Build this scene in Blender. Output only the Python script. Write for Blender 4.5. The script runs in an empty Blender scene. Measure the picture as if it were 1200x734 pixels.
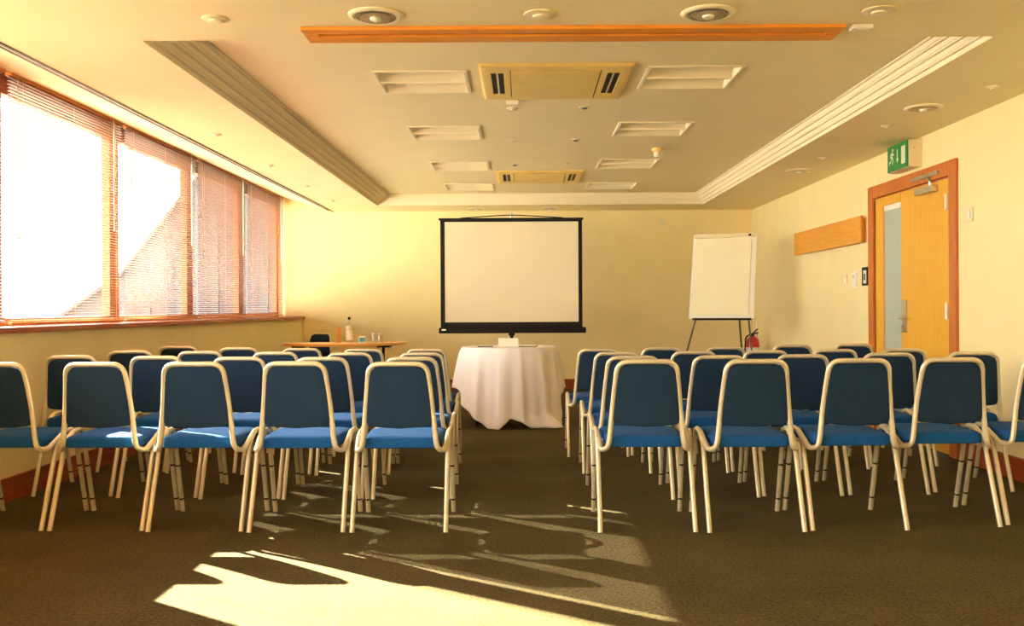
import bpy, bmesh, math, random
from mathutils import Vector, Matrix
random.seed(4)
PI = math.pi
SC = bpy.context.scene
COL = SC.collection

# ------------------------------------------------------------------ camera
cam_d = bpy.data.cameras.new('camera')
cam_d.lens = 33.6; cam_d.sensor_width = 36; cam_d.sensor_fit = 'HORIZONTAL'
cam_d.shift_x = -13/1200; cam_d.shift_y = -6/1200
cam_d.clip_start = 0.05; cam_d.clip_end = 300
cam = bpy.data.objects.new('camera', cam_d); COL.objects.link(cam)
cam.matrix_world = Matrix.Translation((0, 0, 1.12)) @ Matrix.Rotation(PI/2, 4, 'X') @ Matrix.Rotation(math.radians(-0.3), 4, 'Z')
SC.camera = cam

# ------------------------------------------------------------------ light
SKY = 6.6
SUN = 56.0
EXPO = 1.68
w = bpy.data.worlds.new('sky'); SC.world = w; w.use_nodes = True
bg = w.node_tree.nodes['Background']
bg.inputs['Color'].default_value = (1.0, 0.96, 0.84, 1); bg.inputs['Strength'].default_value = SKY
sd = bpy.data.lights.new('sun', 'SUN'); sd.energy = SUN; sd.angle = math.radians(0.5); sd.color = (1.0, 0.90, 0.66)
sun = bpy.data.objects.new('sun', sd); COL.objects.link(sun)
EL = math.radians(27.5); AZ = Vector((0.815, -0.58, 0)).normalized()
sdir = Vector((AZ.x*math.cos(EL), AZ.y*math.cos(EL), -math.sin(EL)))
sun.rotation_euler = sdir.to_track_quat('-Z', 'Y').to_euler(); sun.location = (-20, 20, 12)
# sky portals in the window openings (guide sampling only)
for y0, y1 in ((-2.9, 1.6), (1.7, 6.0), (6.1, 13.1)):
    pd = bpy.data.lights.new('sky_portal', 'AREA'); pd.shape = 'RECTANGLE'
    pd.size = 1.6; pd.size_y = y1-y0; pd.cycles.is_portal = True
    po = bpy.data.objects.new('sky_portal', pd); COL.objects.link(po)
    po.location = (-3.52, (y0+y1)/2, 1.8); po.rotation_euler = (0, -PI/2, 0)
SC.view_settings.view_transform = 'Standard'; SC.view_settings.look = 'None'
SC.view_settings.exposure = EXPO; SC.view_settings.gamma = 1.0; SC.view_settings.use_curve_mapping = False
try:
    SC.cycles.max_bounces = 12; SC.cycles.diffuse_bounces = 7; SC.cycles.transparent_max_bounces = 16
    SC.cycles.sample_clamp_indirect = 12; SC.cycles.caustics_reflective = False; SC.cycles.caustics_refractive = False
    SC.cycles.use_denoising = True
except Exception:
    pass

# ------------------------------------------------------------------ materials
def mat(name, col, rough=0.6, metal=0.0, noise=None, bump=0.0, bscale=60, wood=None, spec=0.5, sheen=0, emit=None, subs=0):
    m = bpy.data.materials.new(name); m.use_nodes = True
    nt = m.node_tree; n = nt.nodes; l = nt.links; b = n['Principled BSDF']
    b.inputs['Base Color'].default_value = (*col, 1); b.inputs['Roughness'].default_value = rough
    b.inputs['Metallic'].default_value = metal; b.inputs['Specular IOR Level'].default_value = spec
    if sheen: b.inputs['Sheen Weight'].default_value = sheen
    tc = n.new('ShaderNodeTexCoord')
    if noise:      # (scale, amount)
        t = n.new('ShaderNodeTexNoise'); t.inputs['Scale'].default_value = noise[0]; t.inputs['Detail'].default_value = 4
        l.new(tc.outputs['Object'], t.inputs['Vector'])
        r = n.new('ShaderNodeValToRGB'); r.color_ramp.elements[0].position = .3; r.color_ramp.elements[1].position = .7
        r.color_ramp.elements[0].color = (*[c*(1-noise[1]) for c in col], 1)
        r.color_ramp.elements[1].color = (*[min(1, c*(1+noise[1])) for c in col], 1)
        l.new(t.outputs['Fac'], r.inputs['Fac']); l.new(r.outputs['Color'], b.inputs['Base Color'])
    if wood:       # (darker colour, stretch vector)
        mp = n.new('ShaderNodeMapping'); mp.inputs['Scale'].default_value = wood[1]
        l.new(tc.outputs['Object'], mp.inputs['Vector'])
        t = n.new('ShaderNodeTexNoise'); t.inputs['Scale'].default_value = 6; t.inputs['Detail'].default_value = 5; t.inputs['Distortion'].default_value = .6
        l.new(mp.outputs[0], t.inputs['Vector'])
        r = n.new('ShaderNodeValToRGB'); r.color_ramp.elements[0].position = .3; r.color_ramp.elements[1].position = .68
        r.color_ramp.elements[0].color = (*wood[0], 1); r.color_ramp.elements[1].color = (*col, 1)
        l.new(t.outputs['Fac'], r.inputs['Fac']); l.new(r.outputs['Color'], b.inputs['Base Color'])
    if bump:
        t = n.new('ShaderNodeTexNoise'); t.inputs['Scale'].default_value = bscale; t.inputs['Detail'].default_value = 3
        l.new(tc.outputs['Object'], t.inputs['Vector'])
        bp = n.new('ShaderNodeBump'); bp.inputs['Strength'].default_value = bump; bp.inputs['Distance'].default_value = .01
        l.new(t.outputs['Fac'], bp.inputs['Height']); l.new(bp.outputs['Normal'], b.inputs['Normal'])
    if emit:
        b.inputs['Emission Color'].default_value = (*emit[0], 1); b.inputs['Emission Strength'].default_value = emit[1]
    return m

def glass_mat(name, tint=(1, 1, 1), gloss=.06):
    m = bpy.data.materials.new(name); m.use_nodes = True
    nt = m.node_tree; n = nt.nodes; l = nt.links; n.remove(n['Principled BSDF'])
    t = n.new('ShaderNodeBsdfTransparent'); t.inputs[0].default_value = (*tint, 1)
    g = n.new('ShaderNodeBsdfGlossy'); g.inputs['Roughness'].default_value = .02
    mx = n.new('ShaderNodeMixShader'); mx.inputs[0].default_value = gloss
    l.new(t.outputs[0], mx.inputs[1]); l.new(g.outputs[0], mx.inputs[2]); l.new(mx.outputs[0], n['Material Output'].inputs[0])
    return m

WALL = mat('cream_painted_wall', (.88, .74, .40), .75, noise=(3, .03), bump=.08, bscale=120)
WALLR = WALL
CEIL = mat('ceiling_paint', (.89, .77, .48), .8, noise=(2, .02), bump=.05, bscale=150)
COVE = mat('cornice_paint', (.88, .79, .58), .7)
SKIRT = mat('red_brown_skirting', (.42, .075, .016), .35, wood=((.28, .045, .010), (4, .6, 14)))
REDWOOD = mat('red_brown_wood', (.62, .19, .030), .4, wood=((.46, .12, .020), (8, 8, .9)))
SILLWOOD = mat('sill_wood', (.42, .10, .03), .35, wood=((.28, .06, .02), (9, .8, 9)))
OAK = mat('honey_oak_veneer', (.84, .45, .05), .42, wood=((.74, .37, .038), (14, 14, .7)))
OAKH = mat('honey_oak_board', (.82, .38, .045), .42, wood=((.68, .28, .032), (14, .7, 14)))
ORANGEWOOD = mat('orange_timber', (.86, .33, .03), .45, wood=((.74, .26, .022), (.6, 12, 12)))
TABLEWOOD = mat('table_beech', (.84, .41, .09), .35, wood=((.72, .33, .07), (1, 10, 10)))
WINWOOD = mat('window_frame_wood', (.30, .085, .026), .45, wood=((.20, .05, .016), (9, 9, .8)))
SLAT = mat('slat_tan', (.25, .115, .062), .45, spec=.4)
RAILM = mat('headrail_orange', (.72, .33, .11), .5, noise=(8, .05))
CORD = mat('ladder_cord', (.75, .55, .35), .8, noise=(20, .05))
WHITEP = mat('white_plastic', (.85, .83, .76), .4, noise=(10, .03))
CREAMP = mat('cream_plastic', (.80, .70, .48), .4, noise=(10, .03))
YELLP = mat('yellowed_plastic', (.86, .62, .20), .45, noise=(6, .04))
METAL = mat('champagne_tube', (.72, .63, .46), .34, metal=.35, noise=(30, .06))
CHROME = mat('brushed_steel', (.62, .60, .56), .28, metal=.9, noise=(40, .05))
DARK = mat('black_plastic', (.010, .009, .009), .55, noise=(30, .2), spec=.25)
BLACKM = mat('black_enamel', (.010, .008, .007), .55, noise=(20, .2), spec=.18)
FABRIC = mat('blue_fabric', (.010, .090, .32), .92, noise=(140, .18), bump=.3, bscale=420, sheen=.03, spec=.15)
FABBACK = mat('navy_fabric', (.016, .038, .082), .92, noise=(140, .18), bump=.3, bscale=420, spec=.15)
CLOTH = mat('white_tablecloth', (.90, .86, .91), .85, noise=(4, .02), bump=.1, bscale=200)
PAPER = mat('flipchart_paper', (.86, .82, .60), .7, noise=(3, .02))
WPAPER = mat('white_card', (.88, .86, .80), .7, noise=(5, .02))
SCREEN = mat('matte_screen', (.80, .72, .54), .85, noise=(2, .03))
GREEN = mat('exit_green', (.010, .25, .055), .4, noise=(8, .05))
SIGNW = mat('sign_white', (.82, .80, .70), .4, noise=(8, .03))
FROST = mat('frosted_glass', (.42, .50, .46), .25, noise=(1.5, .05))
RED = mat('extinguisher_red', (.55, .020, .012), .3, noise=(9, .05))
ORANGEL = mat('orange_drink', (1.0, .36, .02), .3, noise=(9, .05))
TEAL = mat('teal_print', (.05, .35, .42), .5, noise=(60, .6))
GLASS = glass_mat('window_glass', (.96, .97, .96), .05)
BOTTLEG = glass_mat('bottle_glass', (.93, .96, .93), .10)
BOWL = mat('lamp_bowl', (.50, .40, .26), .3, metal=.4, noise=(6, .3))
GREYL = mat('grey_leg', (.10, .09, .08), .4, noise=(20, .05))
MIRR = mat('lamp_reflector', (.80, .74, .60), .2, metal=.8, noise=(9, .04))
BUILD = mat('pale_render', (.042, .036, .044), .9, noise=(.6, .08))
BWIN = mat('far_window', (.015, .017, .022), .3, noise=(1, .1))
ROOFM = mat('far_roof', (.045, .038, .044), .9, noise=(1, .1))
GROUND = mat('paving', (.38, .36, .32), .9, noise=(.5, .12))

def carpet():
    m = bpy.data.materials.new('brown_carpet'); m.use_nodes = True
    nt = m.node_tree; n = nt.nodes; l = nt.links; b = n['Principled BSDF']
    b.inputs['Roughness'].default_value = .95; b.inputs['Specular IOR Level'].default_value = .1
    tc = n.new('ShaderNodeTexCoord')
    a = n.new('ShaderNodeTexNoise'); a.inputs['Scale'].default_value = 1.3; a.inputs['Detail'].default_value = 6; a.inputs['Roughness'].default_value = .65
    f = n.new('ShaderNodeTexNoise'); f.inputs['Scale'].default_value = 75; f.inputs['Detail'].default_value = 3
    l.new(tc.outputs['Object'], a.inputs['Vector']); l.new(tc.outputs['Object'], f.inputs['Vector'])
    r = n.new('ShaderNodeValToRGB'); r.color_ramp.elements[0].position = .25; r.color_ramp.elements[1].position = .75
    r.color_ramp.elements[0].color = (.066, .050, .021, 1); r.color_ramp.elements[1].color = (.115, .090, .040, 1)
    l.new(a.outputs['Fac'], r.inputs['Fac'])
    r2 = n.new('ShaderNodeValToRGB'); r2.color_ramp.elements[0].position = .25; r2.color_ramp.elements[1].position = .75
    r2.color_ramp.elements[0].color = (.45, .45, .45, 1); r2.color_ramp.elements[1].color = (1.45, 1.45, 1.45, 1)
    l.new(f.outputs['Fac'], r2.inputs['Fac'])
    mx = n.new('ShaderNodeMixRGB'); mx.blend_type = 'MULTIPLY'; mx.inputs[0].default_value = 1
    l.new(r.outputs[0], mx.inputs[1]); l.new(r2.outputs[0], mx.inputs[2])
    l.new(mx.outputs[0], b.inputs['Base Color'])
    bp = n.new('ShaderNodeBump'); bp.inputs['Strength'].default_value = .5; bp.inputs['Distance'].default_value = .006
    l.new(f.outputs['Fac'], bp.inputs['Height']); l.new(bp.outputs['Normal'], b.inputs['Normal'])
    return m
CARPET = carpet()

# ------------------------------------------------------------------ geometry helpers
def B(): return bmesh.new()
def box(bm, x0, x1, y0, y1, z0, z1):
    v = [bm.verts.new((x, y, z)) for z in (z0, z1) for y in (y0, y1) for x in (x0, x1)]
    for f in ((0, 2, 3, 1), (4, 5, 7, 6), (0, 1, 5, 4), (2, 6, 7, 3), (0, 4, 6, 2), (1, 3, 7, 5)):
        bm.faces.new([v[i] for i in f])
def bbox(bm, x0, x1, y0, y1, z0, z1, b=.004, seg=2):
    t = B(); box(t, x0, x1, y0, y1, z0, z1)
    bmesh.ops.bevel(t, geom=t.edges[:], offset=b, segments=seg, profile=.6, affect='EDGES')
    merge(bm, t)
def merge(bm, t, M=None):
    if M is not None: bmesh.ops.transform(t, matrix=M, verts=t.verts)
    me = bpy.data.meshes.new('tmp'); t.to_mesh(me); t.free(); bm.from_mesh(me); bpy.data.meshes.remove(me)
def tube(bm, pts, r, n=10, ry=None, cap=True):
    pts = [Vector(p) for p in pts]
    T = [(pts[min(i+1, len(pts)-1)]-pts[max(i-1, 0)]).normalized() for i in range(len(pts))]
    up = Vector((0, 0, 1)) if abs(T[0].z) < .9 else Vector((0, 1, 0))
    N = (up - T[0]*up.dot(T[0])).normalized(); rings = []
    for i, p in enumerate(pts):
        if i:
            q = T[i-1].rotation_difference(T[i]); N = (q @ N); N = (N - T[i]*N.dot(T[i])).normalized()
        Bn = T[i].cross(N)
        rings.append([bm.verts.new(p + N*(math.cos(2*PI*k/n)*r) + Bn*(math.sin(2*PI*k/n)*(ry or r))) for k in range(n)])
    for a, b in zip(rings, rings[1:]):
        for k in range(n): bm.faces.new((a[k], a[(k+1) % n], b[(k+1) % n], b[k]))
    if cap: bm.faces.new(rings[0][::-1]); bm.faces.new(rings[-1])
def fillet(P, R, seg=6):
    P = [Vector(p) for p in P]; out = [P[0]]
    for i in range(1, len(P)-1):
        r = R[i-1] if isinstance(R, (list, tuple)) else R
        a = (P[i-1]-P[i]); b = (P[i+1]-P[i]); d = min(r, a.length*.49, b.length*.49)
        p0 = P[i]+a.normalized()*d; p2 = P[i]+b.normalized()*d
        for k in range(seg+1):
            t = k/seg; out.append(p0*(1-t)**2 + P[i]*2*t*(1-t) + p2*t*t)
    out.append(P[-1]); return out
def lathe(bm, prof, c=(0, 0, 0), n=20):
    rings = []
    for r, z in prof:
        rings.append([bm.verts.new((c[0]+r*math.cos(2*PI*k/n), c[1]+r*math.sin(2*PI*k/n), c[2]+z)) for k in range(n)])
    for a, b in zip(rings, rings[1:]):
        for k in range(n): bm.faces.new((a[k], a[(k+1) % n], b[(k+1) % n], b[k]))
    bm.faces.new(rings[0][::-1]); bm.faces.new(rings[-1])
def loft(bm, rings, close=True):
    R = [[bm.verts.new(p) for p in r] for r in rings]; n = len(R[0])
    for a, b in zip(R, R[1:]):
        for k in range(n): bm.faces.new((a[k], a[(k+1) % n], b[(k+1) % n], b[k]))
    if close: bm.faces.new(R[0][::-1]); bm.faces.new(R[-1])
def poly(bm, pts, thick, M):
    t = B(); a = [t.verts.new((x, y, 0)) for x, y in pts]; b = [t.verts.new((x, y, thick)) for x, y in pts]
    n = len(pts); t.faces.new(a[::-1]); t.faces.new(b)
    for k in range(n): t.faces.new((a[k], a[(k+1) % n], b[(k+1) % n], b[k]))
    merge(bm, t, M)
def obj(name, bm, m, parent=None, smooth=False, loc=None):
    bmesh.ops.recalc_face_normals(bm, faces=bm.faces)
    me = bpy.data.meshes.new(name); bm.to_mesh(me); bm.free()
    for mm in (m if isinstance(m, (list, tuple)) else [m]): me.materials.append(mm)
    if smooth:
        for p in me.polygons: p.use_smooth = True
        try: me.set_sharp_from_angle(angle=math.radians(40))
        except Exception: pass
    o = bpy.data.objects.new(name, me); COL.objects.link(o)
    if loc is not None:          # world-coordinate mesh, origin moved to loc
        me.transform(Matrix.Translation(-Vector(loc))); o.location = loc
    if parent: o.parent = parent
    return o
def tag(o, label=None, cat=None, group=None, kind=None):
    if label: o['label'] = label
    if cat: o['category'] = cat
    if group: o['group'] = group
    if kind: o['kind'] = kind
    return o
def thing(name, label, cat, loc=(0, 0, 0), rz=0, group=None, kind=None):
    o = bpy.data.objects.new(name, None); COL.objects.link(o); o.empty_display_size = .1
    o.location = loc; o.rotation_euler = (0, 0, rz)
    return tag(o, label, cat, group, kind)
def part(name, bm, m, parent, smooth=False):   # bm in WORLD coordinates, parent unrotated Empty
    off = Vector((0, 0, 0)); p = parent
    while p is not None: off += Vector(p.location); p = p.parent
    bmesh.ops.translate(bm, vec=-off, verts=bm.verts)
    return obj(name, bm, m, parent, smooth)
def dup(root, loc, rz=0, s=1, label=None, group=None):
    r = root.copy(); COL.objects.link(r); r.location = loc; r.rotation_euler = (0, 0, rz); r.scale = (s, s, s)
    if label: r['label'] = label
    if group: r['group'] = group
    for ch in list(root.children):
        c = ch.copy(); COL.objects.link(c); c.parent = r
        for g in ch.children:
            d = g.copy(); COL.objects.link(d); d.parent = c
    return r
def struct(name, bm, m, label, cat, smooth=False):
    return tag(obj(name, bm, m, None, smooth), label, cat, None, 'structure')

# ------------------------------------------------------------------ room shell
YB = 13.2; YF = -3.0; XR = 3.17; XL = -3.31; XLOW = -3.04; H = 2.46; HU = 2.60; HW = 2.73; XS = -2.62
CX0, CX1, CY0, CY1 = -1.89, 2.35, 4.76, 12.42      # coffer outer edge
bm = B(); box(bm, -3.6, 3.6, YF-.2, YB+.2, -.15, 0)
struct('floor', bm, CARPET, 'dark brown carpet covering the whole meeting room floor', 'floor')
bm = B(); box(bm, -3.445, 3.6, YB, YB+.2, 0, 2.9)
struct('wall_back', bm, WALL, 'cream yellow wall behind the projector screen', 'wall')
bm = B(); box(bm, -3.6, 3.6, YF-.2, YF, 0, 2.9)
struct('wall_rear', bm, WALL, 'cream wall behind the viewer', 'wall')
DY0, DY1, DH = 7.07, 8.60, 2.085
bm = B(); box(bm, XR, XR+.2, YF, DY0, 0, 2.9); box(bm, XR, XR+.2, DY1, YB, 0, 2.9); box(bm, XR, XR+.2, DY0, DY1, DH, 2.9)
struct('wall_right', bm, WALLR, 'cream wall on the right with the wooden door', 'wall')
bm = B(); box(bm, -3.44, XLOW, YF, YB, 0, .985)
struct('wall_left', bm, WALL, 'low cream wall under the windows', 'wall')
# ceiling: lower bulkhead ring, raised centre, sloped strip by the windows
bm = B()
box(bm, XS, CX0, YF, YB, H, H+.06); box(bm, CX1, XR, YF, YB, H, H+.06)
box(bm, CX0, CX1, YF, CY0, H, H+.06); box(bm, CX0, CX1, CY1, YB, H, H+.06)
box(bm, CX0-.02, CX1+.02, CY0-.02, CY1+.02, HU, HU+.06)
box(bm, CX0, CX1, CY0-.03, CY0, H+.06, HU)
a = [bm.verts.new(p) for p in ((XS, YF, H), (XS, YB, H), (XL-.3, YB, HW+.02), (XL-.3, YF, HW+.02))]
b = [bm.verts.new(p) for p in ((XS, YF, H+.06), (XS, YB, H+.06), (XL-.3, YB, HW+.1), (XL-.3, YF, HW+.1))]
bm.faces.new(a); bm.faces.new(b[::-1])
for k in range(4): bm.faces.new((a[k], a[(k+1) % 4], b[(k+1) % 4], b[k]))
struct('ceiling', bm, CEIL, 'cream ceiling with a raised rectangular centre', 'ceiling')
# stepped cornice on three sides of the raised ceiling
def steps(wd):
    out = []; n = 4; dz = HU-H
    for i in range(n):
        a0 = i*wd/n; z0 = H + i*dz/n
        out += [(a0, z0), (a0+wd/n*.15, z0+dz/n*.72), (a0+wd/n*.72, z0+dz/n*.72), (a0+wd/n*.85, z0+dz/n)]
    out.append((wd, HU)); return out
def cornice(name, side, label):
    bm = B()
    L = steps(.17); Rr = steps(.12); E = steps(.10)
    rows = []
    for (l, z), (r, _), (e, _) in zip(L, Rr, E):
        if side == 'left': rows.append([(CX0+l, CY0, z), (CX0+l, CY1-e, z)])
        if side == 'right': rows.append([(CX1-r, CY0, z), (CX1-r, CY1-e, z)])
        if side == 'back': rows.append([(CX0+l, CY1-e, z), (CX1-r, CY1-e, z)])
    V = [[bm.verts.new(p) for p in r] for r in rows]
    for a, b in zip(V, V[1:]): bm.faces.new((a[0], a[1], b[1], b[0]))
    # backing so that the moulding has depth
    back = []
    for p in (rows[-1][0], rows[-1][1]): back.append(bm.verts.new((p[0], p[1], HU+.02)))
    bm.faces.new((V[-1][0], V[-1][1], back[1], back[0]))
    return struct(name, bm, COVE, label, 'cornice')
cornice('trim_1', 'left', 'stepped cornice along the window side of the raised ceiling')
cornice('trim_2', 'right', 'stepped cornice along the door side of the raised ceiling')
cornice('trim_3', 'back', 'stepped cornice across the far end of the raised ceiling')
# slot diffuser lines beside the windows
for i, x in enumerate((XS+.012, XS-.045)):
    bm = B(); box(bm, x-.011, x+.011, YF, YB-.02, H-.004 if i == 0 else H+.008, H+.02)
    struct('trim_%d' % (4+i), bm, BLACKM, ('inner' if i == 0 else 'outer')+' thin dark slot running along the ceiling beside the windows', 'ceiling slot')
# baseboards
def skirt(name, pts, label):
    x0, x1, y0, y1, ax = pts
    bm = B()
    box(bm, x0, x1, y0, y1, 0, .085)
    if ax == 'l': box(bm, x0, x1-.008, y0, y1, .085, .115); box(bm, x0, x1-.002, y0, y1, .115, .14)
    if ax == 'r': box(bm, x0+.006, x1, y0, y1, .085, .115); box(bm, x0+.002, x1, y0, y1, .115, .145)
    if ax == 'b': box(bm, x0, x1, y0+.006, y1, .085, .115); box(bm, x0, x1, y0+.002, y1, .115, .135)
    struct(name, bm, SKIRT, label, 'baseboard')
skirt('baseboard_left', (XLOW, XLOW+.022, YF, YB, 'l'), 'red brown baseboard along the low window wall')
skirt('baseboard_back', (XLOW+.022, XR-.022, YB-.022, YB, 'b'), 'red brown baseboard along the far wall')
skirt('baseboard_right', (XR-.022, XR, YF, DY0-.13, 'r'), 'red brown baseboard on the near side of the door')
skirt('baseboard_right.001', (XR-.022, XR, DY1+.13, YB-.022, 'r'), 'red brown baseboard between door and far wall')
# sill
bm = B(); bbox(bm, -3.44, XLOW+.03, YF, YB-.002, .985, 1.02, .006)
struct('trim_6', bm, SILLWOOD, 'long red brown wooden window sill', 'window sill')
bm = B(); box(bm, -3.44, -3.36, YF, YB, 2.60, 2.76)
struct('trim_7', bm, WINWOOD, 'wooden head above the windows', 'window head')

# ------------------------------------------------------------------ windows and blinds
EDGES = [13.17, 11.42, 9.68, 7.89, 6.10, 4.98, 3.46, 1.70, -.06, -1.82, -2.98]
TILT = [20, 22, 14, 8, -26, 17, -20, -20, -20, -20]
BL = ['farthest window, beside the end wall', 'second window from the far wall, brownish behind it', 'third window from the far wall, half blown out',
      'wide nearest window in full view, left of frame', 'narrow window at the left edge']
for i in range(len(EDGES)-1):
    y1, y0 = EDGES[i], EDGES[i+1]
    root = thing('window_%d' % (i+1), 'wooden framed window, number %d counted from the far wall' % (i+1), 'window', (-3.40, (y0+y1)/2, 1.02), kind='structure')
    bm = B(); fx0, fx1 = -3.44, -3.37; s = .085
    bbox(bm, fx0, fx1, y0, y0+s, 1.02, 2.62); bbox(bm, fx0, fx1, y1-s, y1, 1.02, 2.62)
    bbox(bm, fx0, fx1, y0+s, y1-s, 1.02, 1.07); bbox(bm, fx0, fx1, y0+s, y1-s, 2.53, 2.62)
    part('window_frame', bm, WINWOOD, root)
    bm = B(); box(bm, -3.412, -3.406, y0+s, y1-s, 1.07, 2.53)
    part('pane', bm, GLASS, root)
    # blind
    by0, by1 = y0+.052, y1-.012
    lab = ('tan slatted venetian blind in the ' + BL[i]) if i < 5 else 'tan slatted venetian blind in the %s window behind the viewer' % ('', '', '', '', '', 'first', 'second', 'third', 'fourth', 'fifth')[i]
    g = 'venetian blinds along the window wall'
    t = thing('venetian_blind', lab, 'blind', (-3.30, (y0+y1)/2, 1.035), group=g)
    bm = B(); bbox(bm, -3.33, -3.285, by0, by1, 2.635, 2.685, .004); part('headrail', bm, RAILM, t)
    bm = B(); bbox(bm, -3.317, -3.29, by0, by1, 1.027, 1.043, .003); part('bottom_rail', bm, RAILM, t)
    bm = B(); ph = math.radians(TILT[i]); z = 1.055; wd = .025
    while z < 2.632:
        prev = None; rows = []
        for u in (-.5, 0, .5):
            du = u*wd; crown = .0022*(1-4*u*u)
            x = -3.3035 + du*math.cos(ph) - crown*math.sin(ph); zz = z + du*math.sin(ph) + crown*math.cos(ph)
            rows.append((x, zz))
        top = [[bm.verts.new((x, y, zz)) for y in (by0, by1)] for x, zz in rows]
        bot = [[bm.verts.new((x, y, zz-.0007)) for y in (by0, by1)] for x, zz in rows]
        for k in range(2):
            bm.faces.new((top[k][0], top[k+1][0], top[k+1][1], top[k][1])); bm.faces.new((bot[k][0], bot[k][1], bot[k+1][1], bot[k+1][0]))
        bm.faces.new((top[0][0], top[0][1], bot[0][1], bot[0][0])); bm.faces.new((top[2][0], bot[2][0], bot[2][1], top[2][1]))
        z += .0215
    part('slats', bm, SLAT, t)
    n = 3 if y1-y0 > 1.2 else 2
    for k in range(n):
        yy = by0+.15+(by1-by0-.3)*k/(n-1)
        bm = B(); tube(bm, [(-3.288, yy, 1.04), (-3.288, yy, 2.64)], .0013, 5); part('ladder_cord', bm, CORD, t)
    bm = B(); tube(bm, [(-3.275, by1-.22, 2.64), (-3.268, by1-.225, 2.60), (-3.27, by1-.225, 1.75)], .005, 6); part('wand', bm, WHITEP, t)
    bm = B()
    for k in range(2): tube(bm, [(-3.278, by0+.06+.012*k, 2.64), (-3.278, by0+.06+.012*k, 1.62)], .0018, 5)
    tube(bm, [(-3.278, by0+.066, 1.62), (-3.278, by0+.066, 1.585)], .006, 6)
    part('pull_cord', bm, CORD, t)

# ------------------------------------------------------------------ outside
bm = B(); box(bm, -90, -3.7, -60, 120, -4.2, -4)
struct('ground', bm, GROUND, 'paved ground outside the windows, far below', 'ground')
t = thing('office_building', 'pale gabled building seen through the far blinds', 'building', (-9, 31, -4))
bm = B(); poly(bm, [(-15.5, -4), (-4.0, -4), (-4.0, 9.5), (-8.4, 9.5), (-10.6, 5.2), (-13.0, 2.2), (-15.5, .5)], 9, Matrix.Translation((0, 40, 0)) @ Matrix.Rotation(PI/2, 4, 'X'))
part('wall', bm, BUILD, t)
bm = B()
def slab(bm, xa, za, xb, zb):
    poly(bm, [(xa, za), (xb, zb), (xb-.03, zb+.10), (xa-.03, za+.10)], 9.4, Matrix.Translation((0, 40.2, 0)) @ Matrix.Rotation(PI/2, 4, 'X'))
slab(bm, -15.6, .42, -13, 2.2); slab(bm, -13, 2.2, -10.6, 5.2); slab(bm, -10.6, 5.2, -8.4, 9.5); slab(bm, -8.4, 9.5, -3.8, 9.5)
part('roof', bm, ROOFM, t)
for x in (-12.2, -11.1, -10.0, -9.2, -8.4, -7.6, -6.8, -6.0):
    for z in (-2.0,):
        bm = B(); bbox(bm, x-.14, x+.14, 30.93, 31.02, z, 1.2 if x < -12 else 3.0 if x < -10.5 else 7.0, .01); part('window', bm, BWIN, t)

t = thing('sun_blocker_tower', 'unseen plain tower block added outside to shade the far windows', 'building', (-28.7, 30.6, -4), kind='structure')  # out of view, added only to keep direct sun off the far windows
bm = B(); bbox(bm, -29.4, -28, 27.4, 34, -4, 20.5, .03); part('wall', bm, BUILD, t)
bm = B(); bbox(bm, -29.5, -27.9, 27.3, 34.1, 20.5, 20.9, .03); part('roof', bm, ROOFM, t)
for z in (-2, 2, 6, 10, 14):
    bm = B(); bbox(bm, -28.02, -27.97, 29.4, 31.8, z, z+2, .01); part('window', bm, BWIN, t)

# ------------------------------------------------------------------ door and things on the right wall
t = thing('door_1', 'honey coloured wooden door with glazed side panel in a red brown frame', 'door', (XR, 7.8, 0), kind='structure')
bm = B()
bbox(bm, XR-.022, XR+.01, DY0-.12, DY0, 0, DH+.11, .004); bbox(bm, XR-.022, XR+.01, DY1, DY1+.12, 0, DH+.11, .004)
bbox(bm, XR-.022, XR+.01, DY0, DY1, DH, DH+.11, .004)
box(bm, XR+.01, XR+.12, DY0-.001, DY0+.008, 0, DH); box(bm, XR+.01, XR+.12, DY1-.012, DY1+.001, 0, DH); box(bm, XR+.01, XR+.12, DY0, DY1, DH-.008, DH+.001)
part('door_frame', bm, REDWOOD, t)
bm = B(); bbox(bm, XR+.0, XR+.05, 8.41, DY1-.012, .0, DH-.01, .003); bbox(bm, XR+.0, XR+.05, 8.02, 8.41, DH-.09, DH-.01, .003); bbox(bm, XR, XR+.05, 8.02, 8.41, 0, .1, .003)
part('side_panel', bm, OAK, t)
bm = B(); box(bm, XR+.015, XR+.025, 8.03, 8.41, .1, DH-.09); p = part('side_pane', bm, FROST, t)
bm = B(); bbox(bm, XR+.004, XR+.018, 8.04, 8.40, DH-.135, DH-.085, .002); part('pane_top_strip', bm, WHITEP, t)  # plain white strip across the top of the side pane
bm = B(); bbox(bm, XR+.004, XR+.048, DY0+.012, 8.02, .006, DH-.012, .003)
leaf = part('door_leaf', bm, OAK, t)
def sub(name, bm, m, par, smooth=True):
    off = Vector((0, 0, 0)); p = par
    while p is not None: off += Vector(p.location); p = p.parent
    bmesh.ops.translate(bm, vec=-off, verts=bm.verts); return obj(name, bm, m, par, smooth)
bm = B(); bbox(bm, XR-.008, XR+.004, 7.90, 7.985, .90, 1.17, .003)
tube(bm, fillet([(XR-.004, 7.955, 1.02), (XR-.055, 7.955, 1.02), (XR-.055, 7.83, 1.02)], .02), .009, 8)
tube(bm, [(XR-.004, 7.955, .95), (XR-.02, 7.955, .95)], .008, 8)
sub('handle', bm, CHROME, leaf)
for z in (.25, 1.02, 1.83):
    bm = B(); bbox(bm, XR-.004, XR+.006, DY0-.002, DY0+.03, z, z+.11, .002); tube(bm, [(XR-.030, DY0+.016, z), (XR-.030, DY0+.016, z+.12)], .012, 8); sub('hinge', bm, WHITEP, leaf)
t2 = thing('door_closer', 'grey steel door closer at the top of the wooden door', 'door closer', (XR-.02, 7.5, 2.05))
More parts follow.
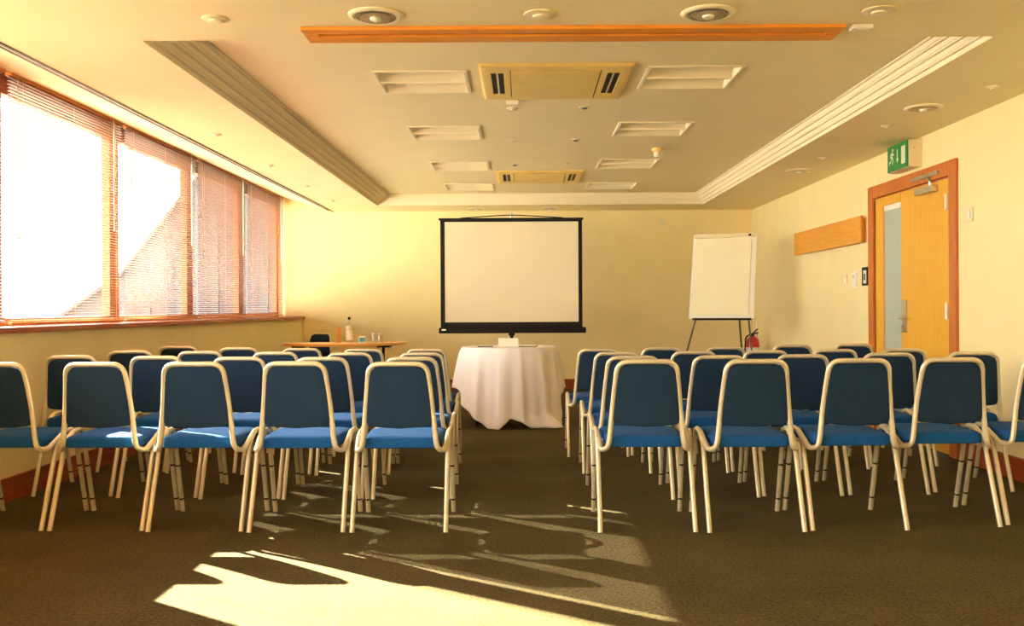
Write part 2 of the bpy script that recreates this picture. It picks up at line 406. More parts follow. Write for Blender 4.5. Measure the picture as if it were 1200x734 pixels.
bm = B(); bbox(bm, XR-.05, XR-.0, 7.30, 7.62, 1.995, 2.045, .006); part('closer_body', bm, CHROME, t2)
bm = B(); bbox(bm, XR-.04, XR-.022, 7.22, 7.72, 2.115, 2.145, .004); part('slide_rail', bm, CHROME, t2)
bm = B(); tube(bm, [(XR-.030, 7.36, 2.045), (XR-.034, 7.36, 2.075), (XR-.034, 7.40, 2.118)], .008, 8); part('closer_arm', bm, CHROME, t2)

t = thing('exit_sign', 'green running figure exit sign with down arrow above the door', 'sign', (3.11, 7.79, 2.22))
bm = B(); bbox(bm, 3.062, XR, 7.58, 8.0, 2.225, 2.445, .006); part('housing', bm, CREAMP, t)
bm = B(); box(bm, 3.056, 3.063, 7.582, 7.998, 2.229, 2.441); face = part('sign_face', bm, GREEN, t)
SM = Matrix(((0, 0, -1, 3.0562), (-1, 0, 0, 8.0), (0, 1, 0, 2.225), (0, 0, 0, 1)))   # sign plane: x along the wall towards the viewer, y up
bm = B()
def circ(cx, cy, r, n=14): return [(cx+r*math.cos(2*PI*k/n), cy+r*math.sin(2*PI*k/n)) for k in range(n)]
poly(bm, circ(.118, .178, .013), .0012, SM)
poly(bm, [(.092, .158), (.118, .165), (.112, .120), (.088, .108)], .0012, SM)          # torso
poly(bm, [(.112, .160), (.122, .150), (.146, .140), (.144, .132), (.116, .138)], .0012, SM)   # front arm
poly(bm, [(.096, .160), (.066, .146), (.060, .118), (.068, .118), (.074, .140), (.098, .148)], .0012, SM)
poly(bm, [(.112, .122), (.126, .096), (.112, .060), (.102, .062), (.112, .094), (.096, .112)], .0012, SM)
poly(bm, [(.088, .112), (.078, .082), (.050, .074), (.044, .056), (.036, .060), (.044, .086), (.070, .094), (.086, .128)], .0012, SM)
sub('running_figure', bm, SIGNW, face, False)
bm = B(); poly(bm, [(.205, .172), (.217, .172), (.217, .098), (.234, .098), (.211, .062), (.188, .098), (.205, .098)], .0012, SM)
sub('down_arrow', bm, SIGNW, face, False)
bm = B(); poly(bm, [(.292, .040), (.372, .040), (.372, .182), (.292, .182)], .0012, SM)
sub('doorway_symbol', bm, SIGNW, face, False)
bm = B(); box(bm, 3.105, 3.113, 7.5785, 7.5802, 2.375, 2.383); part('indicator_lamp', bm, RED, t)

t = thing('wall_board', 'horizontal honey oak board fixed on the right wall beside the door', 'board', (XR, 9.8, 1.71))
bm = B(); bbox(bm, XR-.06, XR-.035, 8.80, 10.95, 1.705, 1.955, .004); part('board', bm, OAKH, t)
bm = B(); box(bm, XR-.035, XR, 8.84, 10.9, 1.73, 1.93); part('batten', bm, OAKH, t)

def plate(name, label, cat, y, z, wy, hz, m, rocker=True, group=None, x=None):
    t = thing(name, label, cat, (XR, y, z), group=group)
    bm = B(); bbox(bm, XR-.012, XR, y-wy/2, y+wy/2, z-hz/2, z+hz/2, .003); part('plate', bm, m, t)
    if rocker:
        bm = B(); bbox(bm, XR-.017, XR-.011, y-wy*.18, y+wy*.18, z-hz*.28, z+hz*.28, .002); part('rocker', bm, WHITEP, t)
    return t
plate('light_switch', 'cream switch plate high on the wall, right of the door frame', 'switch', 6.76, 1.765, .09, .10, CREAMP)
plate('wall_socket', 'small cream wall plate, farthest left of the controls beside the door', 'switch', 9.37, 1.385, .085, .085, CREAMP)
t = plate('thermostat', 'white box thermostat on the right wall between two smaller plates', 'thermostat', 9.08, 1.375, .11, .16, WHITEP, False)
bm = B(); bbox(bm, XR-.03, XR-.011, 9.03, 9.13, 1.31, 1.44, .005); part('cover', bm, WHITEP, t)
bm = B(); lathe(bm, [(.016, 0), (.014, .006)]); bmesh.ops.transform(bm, matrix=Matrix.Translation((XR-.03, 9.08, 1.405)) @ Matrix.Rotation(-PI/2, 4, 'Y'), verts=bm.verts); part('dial', bm, CHROME, t, True)
t = plate('control_panel', 'black framed white control panel right against the door frame', 'control panel', 8.84, 1.395, .14, .17, DARK, False)
bm = B(); bbox(bm, XR-.016, XR-.010, 8.79, 8.86, 1.33, 1.45, .002); part('white_insert', bm, WHITEP, t)
bm = B(); bbox(bm, XR-.019, XR-.015, 8.81, 8.84, 1.36, 1.42, .001); part('display', bm, DARK, t)
t = thing('wall_outlet', 'small cream plate on the far wall right of the screen', 'switch', (1.93, YB, 2.28))
bm = B(); bbox(bm, 1.88, 1.97, YB-.010, YB, 2.25, 2.34, .003); part('plate', bm, CREAMP, t)
bm = B(); bbox(bm, 1.91, 1.94, YB-.014, YB-.009, 2.275, 2.315, .002); part('rocker', bm, CREAMP, t)

# ------------------------------------------------------------------ ceiling fittings
t = thing('ceiling_timber_trim', 'long orange timber track cover across the near ceiling', 'timber trim', (.24, 4.63, H))
bm = B(); x0, x1, y0, y1 = -1.05, 1.54, 4.53, 4.755
bbox(bm, x0, x1, y0, y0+.075, H-.018, H, .004); bbox(bm, x0, x1, y1-.105, y1, H-.018, H, .004)
bbox(bm, x0, x0+.07, y0+.075, y1-.105, H-.018, H, .004); bbox(bm, x1-.07, x1, y0+.075, y1-.105, H-.018, H, .004)
part('timber_frame', bm, ORANGEWOOD, t)
bm = B(); box(bm, x0+.07, x1-.07, y0+.075, y1-.105, H-.006, H-.001); part('track_slot', bm, SILLWOOD, t)

def cassette(loc, label):
    t = thing('air_conditioner', label, 'air conditioner', loc, group='ceiling cassette air conditioners')
    s = .475
    def P(name, bm, m, sm=False): return obj(name, bm, m, t, sm)
    bm = B()                                   # frame ring, hanging just below the ceiling (local z=0)
    prof = [(s, 0), (s, -.008), (s-.015, -.018), (s-.035, -.020)]
    rows = [[bm.verts.new(p) for p in ((-a, -a, z), (a, -a, z), (a, a, z), (-a, a, z))] for a, z in prof]
    for a, b in zip(rows, rows[1:]):
        for k in range(4): bm.faces.new((a[k], a[(k+1) % 4], b[(k+1) % 4], b[k]))
    e = s-.035
    def pl(x0, x1, y0, y1): box(bm, x0, x1, y0, y1, -.020, -.012)
    pl(-e, e, -e, -.37); pl(-e, e, .39, e); pl(-e, -.405, -.37, .39); pl(.405, e, -.37, .39)
    pl(-.325, -.285, -.37, .39); pl(.285, .325, -.37, .39)
    pl(-.405, -.325, -.37, -.30); pl(-.405, -.325, .30, .39); pl(.325, .405, -.37, -.30); pl(.325, .405, .30, .39)
    P('frame', bm, YELLP)
    bm = B(); bbox(bm, -.279, .279, -.350, .378, -.024, -.012, .004); P('intake_panel', bm, YELLP)
    bm = B(); box(bm, -.286, .286, -.372, .392, -.010, -.004); P('panel_shadow_gap', bm, DARK)  # black plate whose colour stands in for shade in the gap round the panel
    for sx in (-1, 1):
        bm = B(); box(bm, sx*.365-.04, sx*.365+.04, -.30, .30, -.010, -.004); v = P('vent', bm, DARK)
        bm = B(); bbox(bm, sx*.365-.006, sx*.365+.006, -.296, .296, -.019, -.0105, .002); obj('louvre', bm, CHROME, v)
    return t
cassette((.21, 6.245, HU), 'yellowed square air conditioner in the ceiling nearest the timber trim')
cassette((.19, 10.75, HU), 'yellowed square air conditioner in the ceiling farther back near the screen')

def troffer():
    t = thing('recessed_luminaire', '', 'ceiling light', (0, 0, 0), group='recessed square ceiling lights')
    s = .30; bm = B()
    prof = [(s, 0), (s, -.008), (s-.02, -.010), (s-.026, -.002)]
    rows = [[bm.verts.new(p) for p in ((-a, -a, z), (a, -a, z), (a, a, z), (-a, a, z))] for a, z in prof]
    for a, b in zip(rows, rows[1:]):
        for k in range(4): bm.faces.new((a[k], a[(k+1) % 4], b[(k+1) % 4], b[k]))
    obj('frame', bm, COVE, t)
    e = s-.026; bm = B(); n = 10                # two shallow reflector troughs, recessed
    for side in (-1, 1):
        y0, y1 = (-e, -.008) if side < 0 else (.008, e)
        top = []
        for k in range(n+1):
            u = k/n; y = y0+(y1-y0)*u; z = -.004 - .0 + .075*math.sin(PI*u)**.7
            top.append([bm.verts.new((-e, y, z)), bm.verts.new((e, y, z))])
        for a, b in zip(top, top[1:]): bm.faces.new((a[0], a[1], b[1], b[0]))
        for sx in (0, 1):
            bm.faces.new([r[sx] for r in top])
    obj('reflector', bm, COVE, t, True)
    bm = B(); bbox(bm, -e, e, -.010, .010, -.012, .0, .003); obj('centre_bar', bm, COVE, t)
    return t
tr = troffer(); first = True
rown = ['nearest the timber trim', 'second from the timber trim', 'third from the timber trim', 'farthest, close to the end cornice']
TROF = []
for j, (yl, yr) in enumerate(((6.24, 6.15), (8.05, 7.92), (9.93, 9.82), (11.65, 11.6))):
    for side, x, y in (('left', -.645, yl), ('right', 1.075, yr)):
        lab = 'unlit white square ceiling light, %s column, %s' % (side, rown[j])
        TROF.append((x, y))
        if first: tr.location = (x, y, HU); tr['label'] = lab; first = False
        else: dup(tr, (x, y, HU), 0, 1, lab)
# cut the raised ceiling open above the luminaires and lid each hole
def cut_ceiling():
    c = bpy.data.objects['ceiling']; b = bmesh.new(); b.from_mesh(c.data)
    fs = [f for f in b.faces if abs(f.normal.z) > .9 and abs(f.calc_center_median().z-HU) < .001 and f.calc_area() > 5]
    bmesh.ops.delete(b, geom=fs, context='FACES_ONLY')
    xs = sorted({CX0-.02, CX1+.02} | {x+s*.275 for x in (-.645, 1.075) for s in (-1, 1)})
    for x0, x1 in zip(xs, xs[1:]):
        mid = (x0+x1)/2; holes = sorted([y for x, y in TROF if abs(x-mid) < .2])
        if not holes: segs = [(CY0-.02, CY1+.02)]
        else:
            segs = []; cur = CY0-.02
            for y in holes: segs.append((cur, y-.275)); cur = y+.275
            segs.append((cur, CY1+.02))
        for y0, y1 in segs: b.faces.new([b.verts.new(p) for p in ((x0, y0, HU), (x1, y0, HU), (x1, y1, HU), (x0, y1, HU))])
    b.to_mesh(c.data); b.free()
cut_ceiling()

def downlight(loc, r, label):
    t = thing('downlight', label, 'downlight', loc, group='round recessed downlights')
    bm = B(); lathe(bm, [(r, 0), (r, -.004), (r*.94, -.010), (r*.80, -.012), (r*.72, -.006)], n=28); obj('trim_ring', bm, COVE, t, True)
    bm = B(); n = 28; prof = [(r*.72, -.0125), (r*.6, -.0128)]
    rr = [(r*.74, -.0121), (r*.70, -.0135), (r*.66, -.0125)]
    lathe(bm, rr, n=28); obj('reflector', bm, MIRR, t, True)
    bm = B(); lathe(bm, [(r*.6, -.0136), (r*.52, -.0145), (r*.2, -.0148)], n=24); obj('bowl', bm, BOWL, t, True)
    bm = B(); lathe(bm, [(r*.22, -.0149), (r*.2, -.024), (r*.1, -.030)], n=16); obj('lamp', bm, WHITEP, t, True)
for x, y, r, lab in ((-.665, 4.36, .125, 'round downlight in the near ceiling above the left end of the timber trim'),
                     (.85, 4.35, .125, 'round downlight in the near ceiling towards the right end of the timber trim'),
                     (2.71, 6.45, .125, 'round downlight in the right ceiling margin near the exit sign'),
                     (2.72, 9.4, .125, 'round downlight farther along the right ceiling margin'),
                     (-.62, 12.85, .12, 'round downlight over the far wall left of the screen top'),
                     (.36, 12.85, .12, 'round downlight over the far wall, above the right of the screen')):
    downlight((x, y, H), r, lab)
def sprinkler(loc, r, label, dark=False):
    t = thing('ceiling_sensor', label, 'ceiling sensor', loc, group='small round ceiling sensors')
    bm = B(); lathe(bm, [(r, 0), (r, -.004), (r*.8, -.008), (r*.5, -.009)], n=20); obj('base', bm, CREAMP, t, True)
    bm = B(); lathe(bm, [(r*.5, -.009), (r*.46, -.015), (r*.2, -.018)], n=16); obj('sensor_head', bm, GREYL if dark else COVE, t, True)
for x, y, z, r, lab, dk in (
    (.088, 4.36, H, .078, 'larger white sensor in the near ceiling between the two downlights', 0),
    (-1.41, 4.40, H, .062, 'white sensor in the near ceiling left of the timber trim', 0),
    (1.62, 4.33, H, .075, 'white sensor in the near ceiling right of the timber trim', 0),
    (2.71, 7.10, H, .045, 'small sensor in the right margin before the exit sign', 0),
    (2.71, 8.6, H, .045, 'small sensor in the right margin behind the exit sign', 0),
    (2.88, 5.85, H, .04, 'small sensor in the right margin nearest the viewer', 0),
    (-2.34, 7.3, H, .045, 'nearest small sensor in the margin between windows and raised ceiling', 0),
    (-2.36, 8.9, H, .045, 'second small sensor in the margin beside the windows', 0),
    (-2.36, 10.4, H, .045, 'third small sensor in the margin beside the windows', 0),
    (-2.36, 11.8, H, .045, 'farthest small sensor in the margin beside the windows', 0),
    (-.07, 7.08, HU, .045, 'small sensor just behind the near air conditioner, on the left', 0),
    (.46, 7.05, HU, .045, 'dark centred sensor just behind the near air conditioner, on the right', 1),
    (-.09, 8.42, HU, .042, 'small sensor midway between the air conditioners, on the left', 0),
    (.47, 8.40, HU, .042, 'dark centred sensor midway between the air conditioners, on the right', 1),
    (-.08, 9.85, HU, .042, 'dark centred sensor before the far air conditioner, on the left', 1),
    (.45, 9.80, HU, .042, 'small sensor before the far air conditioner, on the right', 0)):
    sprinkler((x, y, z), r, lab, bool(dk))
t = thing('smoke_detector', 'yellowed smoke detector hanging from the raised ceiling beside the right lights', 'smoke detector', (1.26, 8.9, HU))
bm = B(); lathe(bm, [(.055, 0), (.055, -.02), (.045, -.03), (.04, -.034)], n=20); obj('base', bm, YELLP, t, True)
bm = B(); lathe(bm, [(.034, -.034), (.034, -.07), (.024, -.082), (.01, -.084)], n=20); obj('detector_head', bm, CREAMP, t, True)
t = thing('ceiling_box', 'small white box behind the near air conditioner', 'ceiling box', (-.07, 6.83, HU))
bm = B(); bbox(bm, -.045, .045, -.03, .03, -.03, 0, .004); obj('case', bm, WHITEP, t)
bm = B(); box(bm, -.03, .03, -.02, .02, -.032, -.0299); obj('label_plate', bm, COVE, t)
t = thing('ceiling_box', 'small white wedge shaped box at the right end of the timber trim', 'ceiling box', (1.62, 4.56, H))
bm = B(); bbox(bm, -.05, .05, -.03, .03, -.022, 0, .006); obj('case', bm, WHITEP, t)
bm = B(); box(bm, -.03, .03, -.018, .018, -.024, -.0219); obj('lens', bm, COVE, t)

# ------------------------------------------------------------------ projector screen
t = thing('projector_screen', 'large white projector screen with black border standing before the far wall', 'screen', (-.13, 11.0, 0))
SX = (599.5-613)*11/1120
def PX(px): return (px-613)*11/1120
def PZ(py): return 1.12+(361-py)*11/1120
bm = B(); box(bm, PX(521.5), PX(678), 10.995, 11.0, PZ(377.5), PZ(260)); part('projection_surface', bm, SCREEN, t)
bm = B(); y0, y1 = 10.992, 11.002
box(bm, PX(516.5), PX(521.5), y0, y1, PZ(384), PZ(257)); box(bm, PX(678), PX(682.5), y0, y1, PZ(384), PZ(257))
box(bm, PX(521.5), PX(678), y0, y1, PZ(384), PZ(377.5)); box(bm, PX(521.5), PX(678), y0, y1, PZ(260), PZ(257))
part('black_border', bm, BLACKM, t)
bm = B(); bbox(bm, PX(514.5), PX(684), 10.985, 11.01, PZ(258), PZ(255.5), .002); part('top_bar', bm, BLACKM, t)
bm = B(); tube(bm, fillet([(PX(540), 11.0, PZ(255.4)), (PX(585), 11.0, PZ(252.6)), (PX(599), 11.0, PZ(252.2)), (PX(613), 11.0, PZ(252.6)), (PX(660), 11.0, PZ(255.4))], .05), .006, 6); part('hanging_strut', bm, BLACKM, t)
bm = B(); tube(bm, [(SX, 11.012, PZ(254)), (SX, 11.012, PZ(249.5))], .009, 8); tube(bm, [(SX-.025, 11.012, PZ(249.8)), (SX+.025, 11.012, PZ(249.8))], .006, 6); part('hook', bm, CHROME, t)
bm = B(); bbox(bm, PX(514.5), PX(686.5), 10.95, 11.03, PZ(390.5), PZ(383.8), .012, 3); h_ = part('case', bm, BLACKM, t)
bm = B(); box(bm, PX(518), PX(523), 10.9485, 10.9505, PZ(387), PZ(385.4)); sub('badge', bm, CHROME, h_, False)
bm = B(); tube(bm, [(SX, 11.045, .35), (SX, 11.045, PZ(250))], .014, 10); part('mast', bm, CHROME, t)
bm = B(); tube(bm, [(SX, 11.045, .30), (SX, 11.045, .88)], .021, 10); bbox(bm, SX-.035, SX+.035, 11.0, 11.07, .80, .862, .008); part('lower_post', bm, BLACKM, t)
for k in range(3):
    a = PI/2+k*2*PI/3
    bm = B(); tube(bm, [(SX+.02*math.cos(a), 11.045+.02*math.sin(a), .55), (SX+.42*math.cos(a), 11.045+.42*math.sin(a), .012)], .010, 8); part('leg', bm, BLACKM, t, True)

# ------------------------------------------------------------------ round table with cloth
TX, TY = -.142, 9.33
t = thing('round_table', 'round table hidden under a white cloth before the screen', 'table', (TX, TY, 0))
bm = B(); lathe(bm, [(.44, .715), (.45, .72), (.45, .738), (.445, .740)], n=48); obj('tabletop', bm, TABLEWOOD, t, True)
for sx, sy in ((-1, -1), (1, -1), (-1, 1), (1, 1)):
    bm = B(); tube(bm, [(sx*.27, sy*.27, .715), (sx*.30, sy*.26, .0)], .016, 10); obj('leg', bm, BLACKM, t, True)
HEM = [(-180, .36), (-158, .345), (-150, .32), (-146, .22), (-135, .16), (-122, .08), (-110, .008), (-98, .006), (-92, .06), (-88, .10), (-78, .07), (-68, .010), (-50, .008), (-38, .010), (-31, .04), (-26, .13), (-22, .29), (-8, .34), (10, .36), (40, .25), (65, .01), (80, .03), (110, .36), (140, .2), (160, .02), (172, .25), (180, .36)]
def hem(d):
    d = (d+180) % 360-180
    for (a, x), (b, y) in zip(HEM, HEM[1:]):
        if a <= d <= b: return x+(y-x)*(d-a)/(b-a)
    return .36
bm = B(); NA = 240; rows = []
for rr in (.12, .25, .36, .43): rows.append([(rr*math.cos(2*PI*k/NA), rr*math.sin(2*PI*k/NA), .7435+.0008*math.sin(k*.3)) for k in range(NA)])
NT = 26
for j in range(NT+1):
    tt = j/NT; ring = []
    for k in range(NA):
        th = 2*PI*k/NA; d = math.degrees(th); hz = hem(d)
        z = .7435 + (hz-.7435)*tt
        drop = (.7435-z)/.74
        fold = (1-abs(math.sin(th*7.5+.4))*1.7)*.6 + math.cos(th*9+2.0)*.40 + .22*math.cos(th*23)
        long_ = max(0, (.36-hz)/.36)
        r = .452 + .012*min(1, tt*8) + (.085+.075*max(0, abs(math.cos(th))-.55))*drop**.8 + fold*.034*drop**.75
        if z < .12: r += (.12-z)*.25*long_
        if -54 < ((d+180) % 360-180) < -30 and z < .14: r += (.14-z)*.9*(1-abs(((d+180) % 360-180)+42)/12)
        ring.append((r*math.cos(th), r*math.sin(th), max(z, .006)))
    rows.append(ring)
loft(bm, rows, False)
bm.faces.new([v for v in bm.verts][:NA])
cl = obj('tablecloth', bm, CLOTH, None, True); cl.location = (TX, TY, 0)
sm = cl.modifiers.new('thickness', 'SOLIDIFY'); sm.thickness = .002; sm.offset = 1
tag(cl, 'white cloth draped in folds over the round table, one corner trailing on the carpet', 'tablecloth')
t = thing('tent_card', 'white folded card standing upright on the white cloth', 'card', (-.145, 9.25, .748), .12)
bm = B(); M = Matrix.Identity(4)
for s in (-1, 1):
    a = [(-.095, s*.03, 0), (.095, s*.03, 0), (.095, s*.004, .078), (-.095, s*.004, .078)]
    b_ = [(x, y+s*.0015, z) for x, y, z in a]
    va = [bm.verts.new(p) for p in a]; vb = [bm.verts.new(p) for p in b_]
    bm.faces.new(va); bm.faces.new(vb[::-1])
    for k in range(4): bm.faces.new((va[k], va[(k+1) % 4], vb[(k+1) % 4], vb[k]))
bb = obj('card', bm, WPAPER, t)
bm = B(); box(bm, -.095, .095, -.0055, .0055, .0765, .079); obj('fold', bm, WPAPER, t)
for x, y, rz, sx, lab in ((-.37, 9.27, .1, .07, 'dark flat folder lying on the cloth left of the card'), (.05, 9.24, -.08, .085, 'dark flat folder lying on the cloth right of the card')):
    t = thing('folder', lab, 'folder', (x, y, .7465), rz)
    bm = B(); bbox(bm, -sx, sx, -.09, .09, 0, .007, .002); obj('cover', bm, DARK, t)
    bm = B(); box(bm, -sx+.006, sx-.006, -.084, .084, .007, .009); obj('sheet', bm, WPAPER if x < 0 else CHROME, t)

# ------------------------------------------------------------------ side table with drinks
AX, AY = -2.02, 10.85
t = thing('side_table', 'half round beech table against the far left wall area', 'table', (AX, AY, 0))
bm = B(); out = [(.69*math.cos(a), .66*math.sin(a)) for a in [PI+PI*k/40 for k in range(41)]]
poly(bm, out, .026, Matrix.Translation((0, 0, .716))); obj('tabletop', bm, TABLEWOOD, t)
bm = B(); bbox(bm, -.46, .46, -.10, -.08, .694, .715, .003); obj('apron', bm, BLACKM, t)
for sx in (-1, 1):
    bm = B(); tube(bm, [(sx*.47, -.26, .70), (sx*.47, -.26, .03)], .016, 10); obj('leg', bm, BLACKM, t, True)
    bm = B(); bbox(bm, sx*.47-.07, sx*.47+.07, -.30, -.08, .690, .715, .003); obj('bracket', bm, BLACKM, t)
    bm = B(); bbox(bm, sx*.47-.02, sx*.47+.02, -.50, -.04, .0, .035, .008); obj('foot', bm, BLACKM, t)
bm = B(); bbox(bm, .33, .47, -.25, -.23, .48, .60, .004); obj('modesty_panel', bm, BLACKM, t)
TZ = .742
def on(x, y): return (AX+x, AY+y, TZ)
t = thing('juice_glass', 'tall tumbler of orange juice left of the bottle', 'drink', on(-.015, -.30))
bm = B(); lathe(bm, [(.021, .003), (.026, .160), (.0265, .168)], n=20); obj('juice', bm, ORANGEL, t, True)
bm = B(); lathe(bm, [(.024, 0), (.024, .002), (.0285, .178), (.0275, .178), (.0272, .172)], n=20); obj('tumbler', bm, BOTTLEG, t, True)
t = thing('bottle', 'tall clear bottle with dark cap and pale label on the side table', 'bottle', on(.10, -.30))
bm = B(); lathe(bm, [(.033, 0), (.036, .01), (.036, .17), (.030, .195), (.014, .225), (.013, .262)], n=20); obj('bottle_body', bm, BOTTLEG, t, True)
bm = B(); lathe(bm, [(.0365, .035), (.0365, .145)], n=20); obj('label', bm, WPAPER, t, True)
bm = B(); lathe(bm, [(.0362, .150), (.0362, .172), (.031, .193)], n=20); obj('neck_band', bm, CREAMP, t, True)
bm = B(); lathe(bm, [(.0155, .258), (.0155, .285), (.012, .288)], n=16); obj('cap', bm, DARK, t, True)
t = thing('mint_box', 'short teal printed white box between the bottle and the two glasses', 'box', on(.245, -.30))
bm = B(); bbox(bm, -.042, .042, -.03, .03, 0, .075, .004); obj('box_body', bm, WPAPER, t)
bm = B(); bbox(bm, -.030, .036, -.0315, -.0295, .012, .062, .001); obj('printed_panel', bm, TEAL, t)
for x, lab in ((.365, 'upturned drinking glass next to the teal printed box'), (.435, 'upturned drinking glass nearest the right end of the side table')):
    t = thing('drinking_glass', lab, 'glass', on(x, -.29), group='upturned glasses on the side table')
    bm = B(); lathe(bm, [(.034, 0), (.031, .07), (.026, .098), (.010, .102), (.008, .1)], n=20); obj('bowl', bm, BOTTLEG, t, True)
    bm = B(); lathe(bm, [(.026, .0985), (.024, .104), (.006, .105)], n=20); obj('base', bm, WPAPER, t, True)

# ------------------------------------------------------------------ flip chart easel
FX, FY, FZ = 2.235, 10.80, .985
phi = math.radians(21); lean = math.radians(18.6)
Rt = Vector((math.cos(phi), -math.sin(phi), 0)); Bk = Vector((math.sin(phi), math.cos(phi), 0))
Up = (Bk*math.sin(lean)+Vector((0, 0, 1))*math.cos(lean)); Nn = Rt.cross(Up)       # Nn faces the viewer? sign set below
if Nn.y > 0: Nn = -Nn
FM = Matrix.Translation((FX, FY, FZ)) @ Matrix(((Rt.x, Up.x, Nn.x, 0), (Rt.y, Up.y, Nn.y, 0), (Rt.z, Up.z, Nn.z, 0), (0, 0, 0, 1)))
t = thing('flipchart_easel', 'white flipchart easel standing in the far right corner', 'easel', (FX, FY+.15, 0))
def FP(name, bm, m, sm=False):
    bmesh.ops.transform(bm, matrix=FM, verts=bm.verts); return part(name, bm, m, t, sm)
bm = B(); bbox(bm, -.365, .365, 0, 1.04, -.018, 0, .004); FP('board', bm, WHITEP)
bm = B(); bbox(bm, -.33, .305, .04, .985, .001, .008, .002); FP('paper_pad', bm, PAPER)
bm = B(); bbox(bm, -.355, .35, .985, 1.025, .0, .02, .004); FP('clamp_bar', bm, CREAMP)
bm = B(); bbox(bm, .27, .30, .993, 1.018, .02, .03, .003); FP('clamp_knob', bm, DARK)
bm = B(); bbox(bm, -.32, .34, -.016, .0, -.005, .030, .003); FP('pen_tray', bm, BLACKM)
def lg(a, b, name='leg', m=GREYL):
    bm = B(); tube(bm, [a, b], .011, 8); part(name, bm, m, t, True)
pt = lambda x, y, z: tuple(FM @ Vector((x, y, z)))
lg(pt(-.27, .10, -.030), (1.60, 10.40, .0)); lg(pt(.29, .10, -.030), (2.52, 10.30, .0)); lg(pt(.19, .10, -.035), (2.66, 11.45, .0))

# ------------------------------------------------------------------ extinguisher on stand
t = thing('fire_extinguisher', 'red fire extinguisher on a stand in the far right corner', 'fire extinguisher', (2.94, 12.25, 0))
bm = B(); lathe(bm, [(.06, .30), (.082, .315), (.085, .34), (.085, .66), (.075, .70), (.045, .73), (.022, .74)], n=24); obj('cylinder', bm, RED, t, True)
bm = B(); lathe(bm, [(.0858, .45), (.0858, .60)], n=24); obj('label', bm, WPAPER, t, True)
bm = B(); lathe(bm, [(.024, .735), (.024, .775), (.018, .78)], n=14); tube(bm, [(0, 0, .775), (.06, -.02, .835)], .010, 8); tube(bm, [(0, 0, .77), (.07, -.02, .785)], .010, 8); obj('valve_handle', bm, DARK, t, True)
bm = B(); tube(bm, fillet([(-.02, -.01, .765), (-.10, -.05, .74), (-.115, -.06, .5), (-.10, -.04, .38)], .05), .010, 8); obj('hose', bm, DARK, t, True)
bm = B(); bbox(bm, -.13, .13, -.12, .12, 0, .025, .008); tube(bm, [(.075, .095, .02), (.075, .095, .965)], .010, 8); lathe(bm, [(.09, .27), (.09, .285), (.02, .29)], n=20); tube(bm, [(0, 0, .02), (0, 0, .28)], .02, 10); obj('stand', bm, CHROME, t, True)

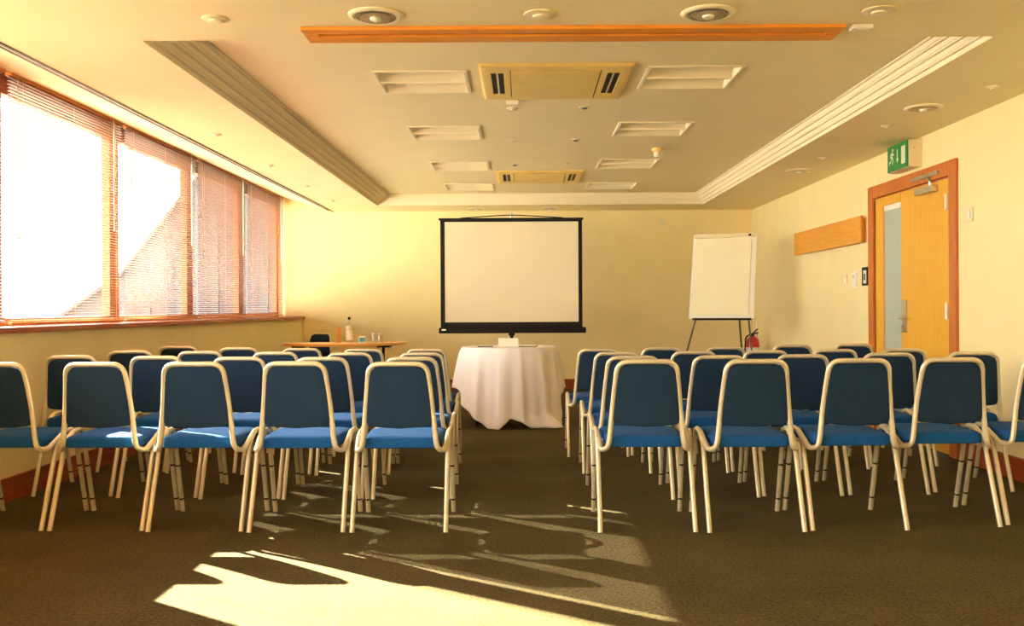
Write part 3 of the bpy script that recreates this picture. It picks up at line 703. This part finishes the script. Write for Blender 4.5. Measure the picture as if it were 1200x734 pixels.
# ------------------------------------------------------------------ chairs
def make_chair():
    t = thing('stacking_chair', '', 'chair', (0, 0, 0), group=None)
    # seat: rounded plan, narrower at the back
    def plan(sc, z, puff=0):
        pts = []; hw0, hw1, ya, yb = .192, .215, .068, .495
        base = fillet([(-hw0+.05, ya-.0, 0), (hw0-.0, ya, 0), (hw1, yb, 0), (-hw1, yb, 0), (-hw0, ya, 0), (-hw0+.051, ya, 0)], [.05, .07, .07, .05], 6)
        cx, cy = 0, (ya+yb)/2
        return [(cx+(p.x-cx)*(1-sc/.2), cy+(p.y-cy)*(1-sc/.21), z) for p in base]
    bm = B()
    rings = [plan(.012, .414), plan(.002, .418), plan(0, .430), plan(0, .450), plan(.003, .462), plan(.012, .470), plan(.035, .4755), plan(.08, .476), plan(.14, .474)]
    loft(bm, rings); obj('seat', bm, FABRIC, t, True)
    # backrest panel inside the frame; leaning
    def hw(z): return .151 + (.80-z)*.088
    def yy(z): return -.004 + (.86-z)*.12 + .018*math.sin(PI*min(1, max(0, (z-.45)/.4)))
    def outline(k):
        z0, z1 = .528, .838
        base = fillet([(0, z0-.008, 0), (hw(z0)-.004, z0+.004, 0), (hw(z1)-.004, z1, 0), (-hw(z1)+.004, z1, 0), (-hw(z0)+.004, z0+.004, 0), (-.001, z0-.008, 0)], [.035, .066, .066, .035], 6)
        cz = (z0+z1)/2; return [(p.x*(1-k/.16), cz+(p.y-cz)*(1-k/.155)) for p in base]
    def ring(k, dy): return [(x, yy(z)+dy+.0*abs(x), z) for x, z in outline(k)]
    bm = B(); loft(bm, [ring(.05, -.0130), ring(.012, -.0125), ring(.003, -.010), ring(0, -.004), ring(0, .010), ring(.004, .020), ring(.02, .026), ring(.07, .030)])
    obj('backrest', bm, FABBACK, t, True)
    # back frame tube
    P = [(-.2345, .262, .476), (-.224, .085, .400), (-.194, .046, .415), (-hw(.46)-.004, yy(.46), .46), (-hw(.60)-.003, yy(.60), .60), (-hw(.74)-.001, yy(.74), .74), (-.146, yy(.85), .851)]
    P += [(-x, y, z) for x, y, z in P[::-1]]
    bm = B(); tube(bm, fillet(P, [.04, .04, .035, .05, .05, .062, .062, .05, .05, .035, .04, .04], 6), .0128, 12, ry=.0145); obj('back_frame', bm, METAL, t, True)
    for s in (-1, 1):
        bm = B(); tube(bm, fillet([(s*.237, 0, 0), (s*.2355, .175, .440), (s*.2350, .260, .476)], .05), .0128, 10, ry=.0128); obj('leg', bm, METAL, t, True)
        bm = B(); tube(bm, [(s*.2350, .258, .476), (s*.2350, .328, .480)], .0126, 10); obj('side_rail', bm, METAL, t, True)
        bm = B(); tube(bm, fillet([(s*.2350, .326, .480), (s*.2352, .368, .462), (s*.237, .500, 0)], .035), .0128, 10); l_ = obj('leg', bm, METAL, t, True)
        bm = B()
        for z in (.075, .27):
            f = (.462-z)/.462; y = .368+.132*f
            tube(bm, [(s*.2365-.0, y+.0013, z-.004), (s*.2365, y-.0013, z+.004)], .0136, 10); tube(bm, [(s*.2365, y-.012, z), (s*.2365, y-.018, z)], .004, 6)
        obj('stacking_bumper', bm, DARK, l_, True)
    bm = B(); tube(bm, fillet([(-.228, .345, .438), (-.20, .40, .392), (.20, .40, .392), (.228, .345, .438)], .05), .0055, 8); obj('stretcher', bm, METAL, t, True)
    bm = B(); tube(bm, [(-.228, .25, .437), (-.16, .25, .412), (.16, .25, .412), (.228, .25, .437)], .007, 8); obj('seat_support', bm, METAL, t, True)
    return t
ROWS = {
 ('left', 'nearest'): [(-.627, 4.773, .990), (-1.144, 4.785, .994), (-1.662, 4.814, .993), (-2.172, 4.842, .992), (-2.688, 4.853, .993)],
 ('right', 'nearest'): [(.615, 4.749, .998), (1.155, 4.735, .997), (1.674, 4.763, .997), (2.168, 4.822, .995), (2.701, 4.867, .995)],
 ('left', 'second'): [(-.656, 5.597, .969), (-1.183, 5.611, .970), (-1.679, 5.636, .973), (-2.184, 5.682, .980), (-2.717, 5.74, .985)],
 ('right', 'second'): [(.636, 5.546, .972), (1.146, 5.597, .970), (1.645, 5.632, .971), (2.164, 5.657, .978), (2.700, 5.733, .978)],
 ('left', 'third'): [(-.687, 6.437, .953), (-1.169, 6.419, .957), (-1.68, 6.467, .963), (-2.211, 6.533, .968), (-2.716, 6.599, .974)],
 ('right', 'third'): [(.629, 6.434, .949), (1.148, 6.431, .954), (1.644, 6.483, .954), (2.136, 6.553, .957), (2.652, 6.66, .954)],
 ('left', 'fourth'): [(-.730, 7.18, .945), (-1.215, 7.24, .945), (-1.705, 7.34, .95), (-2.22, 7.44, .955), (-2.73, 7.55, .965)],
 ('right', 'fourth'): [(.560, 7.16, .940), (1.045, 7.22, .945), (1.54, 7.28, .945), (2.09, 7.42, .955), (2.61, 7.55, .955)]}
SEATW = ['aisle seat', 'second seat from the aisle', 'third seat from the aisle', 'fourth seat from the aisle', 'outermost seat by the wall']
ROWW = {'nearest': 'nearest row', 'second': 'second row back', 'third': 'third row back', 'fourth': 'farthest row'}
c0 = make_chair(); first = True
for (side, row), L in ROWS.items():
    for k, (x, y, s) in enumerate(L):
        wall = SEATW[k] if k < 4 else ('outermost seat near windows' if side == 'left' else 'outermost seat near door wall')
        lab = 'blue stacking chair, %s block, %s, %s' % (side, ROWW[row], wall)
        rz = random.uniform(-.012, .012)
        if first:
            c0.location = (x, y, 0); c0.rotation_euler.z = rz; c0.scale = (s, s, s); c0['label'] = lab; c0['group'] = 'blue chairs in rows'; first = False
        else: dup(c0, (x, y, 0), rz, s, lab, 'blue chairs in rows')
dup(c0, (-2.69, 12.70, 0), PI-.25, .93, 'dark backed chair standing alone behind the side table', 'chairs beyond the rows')
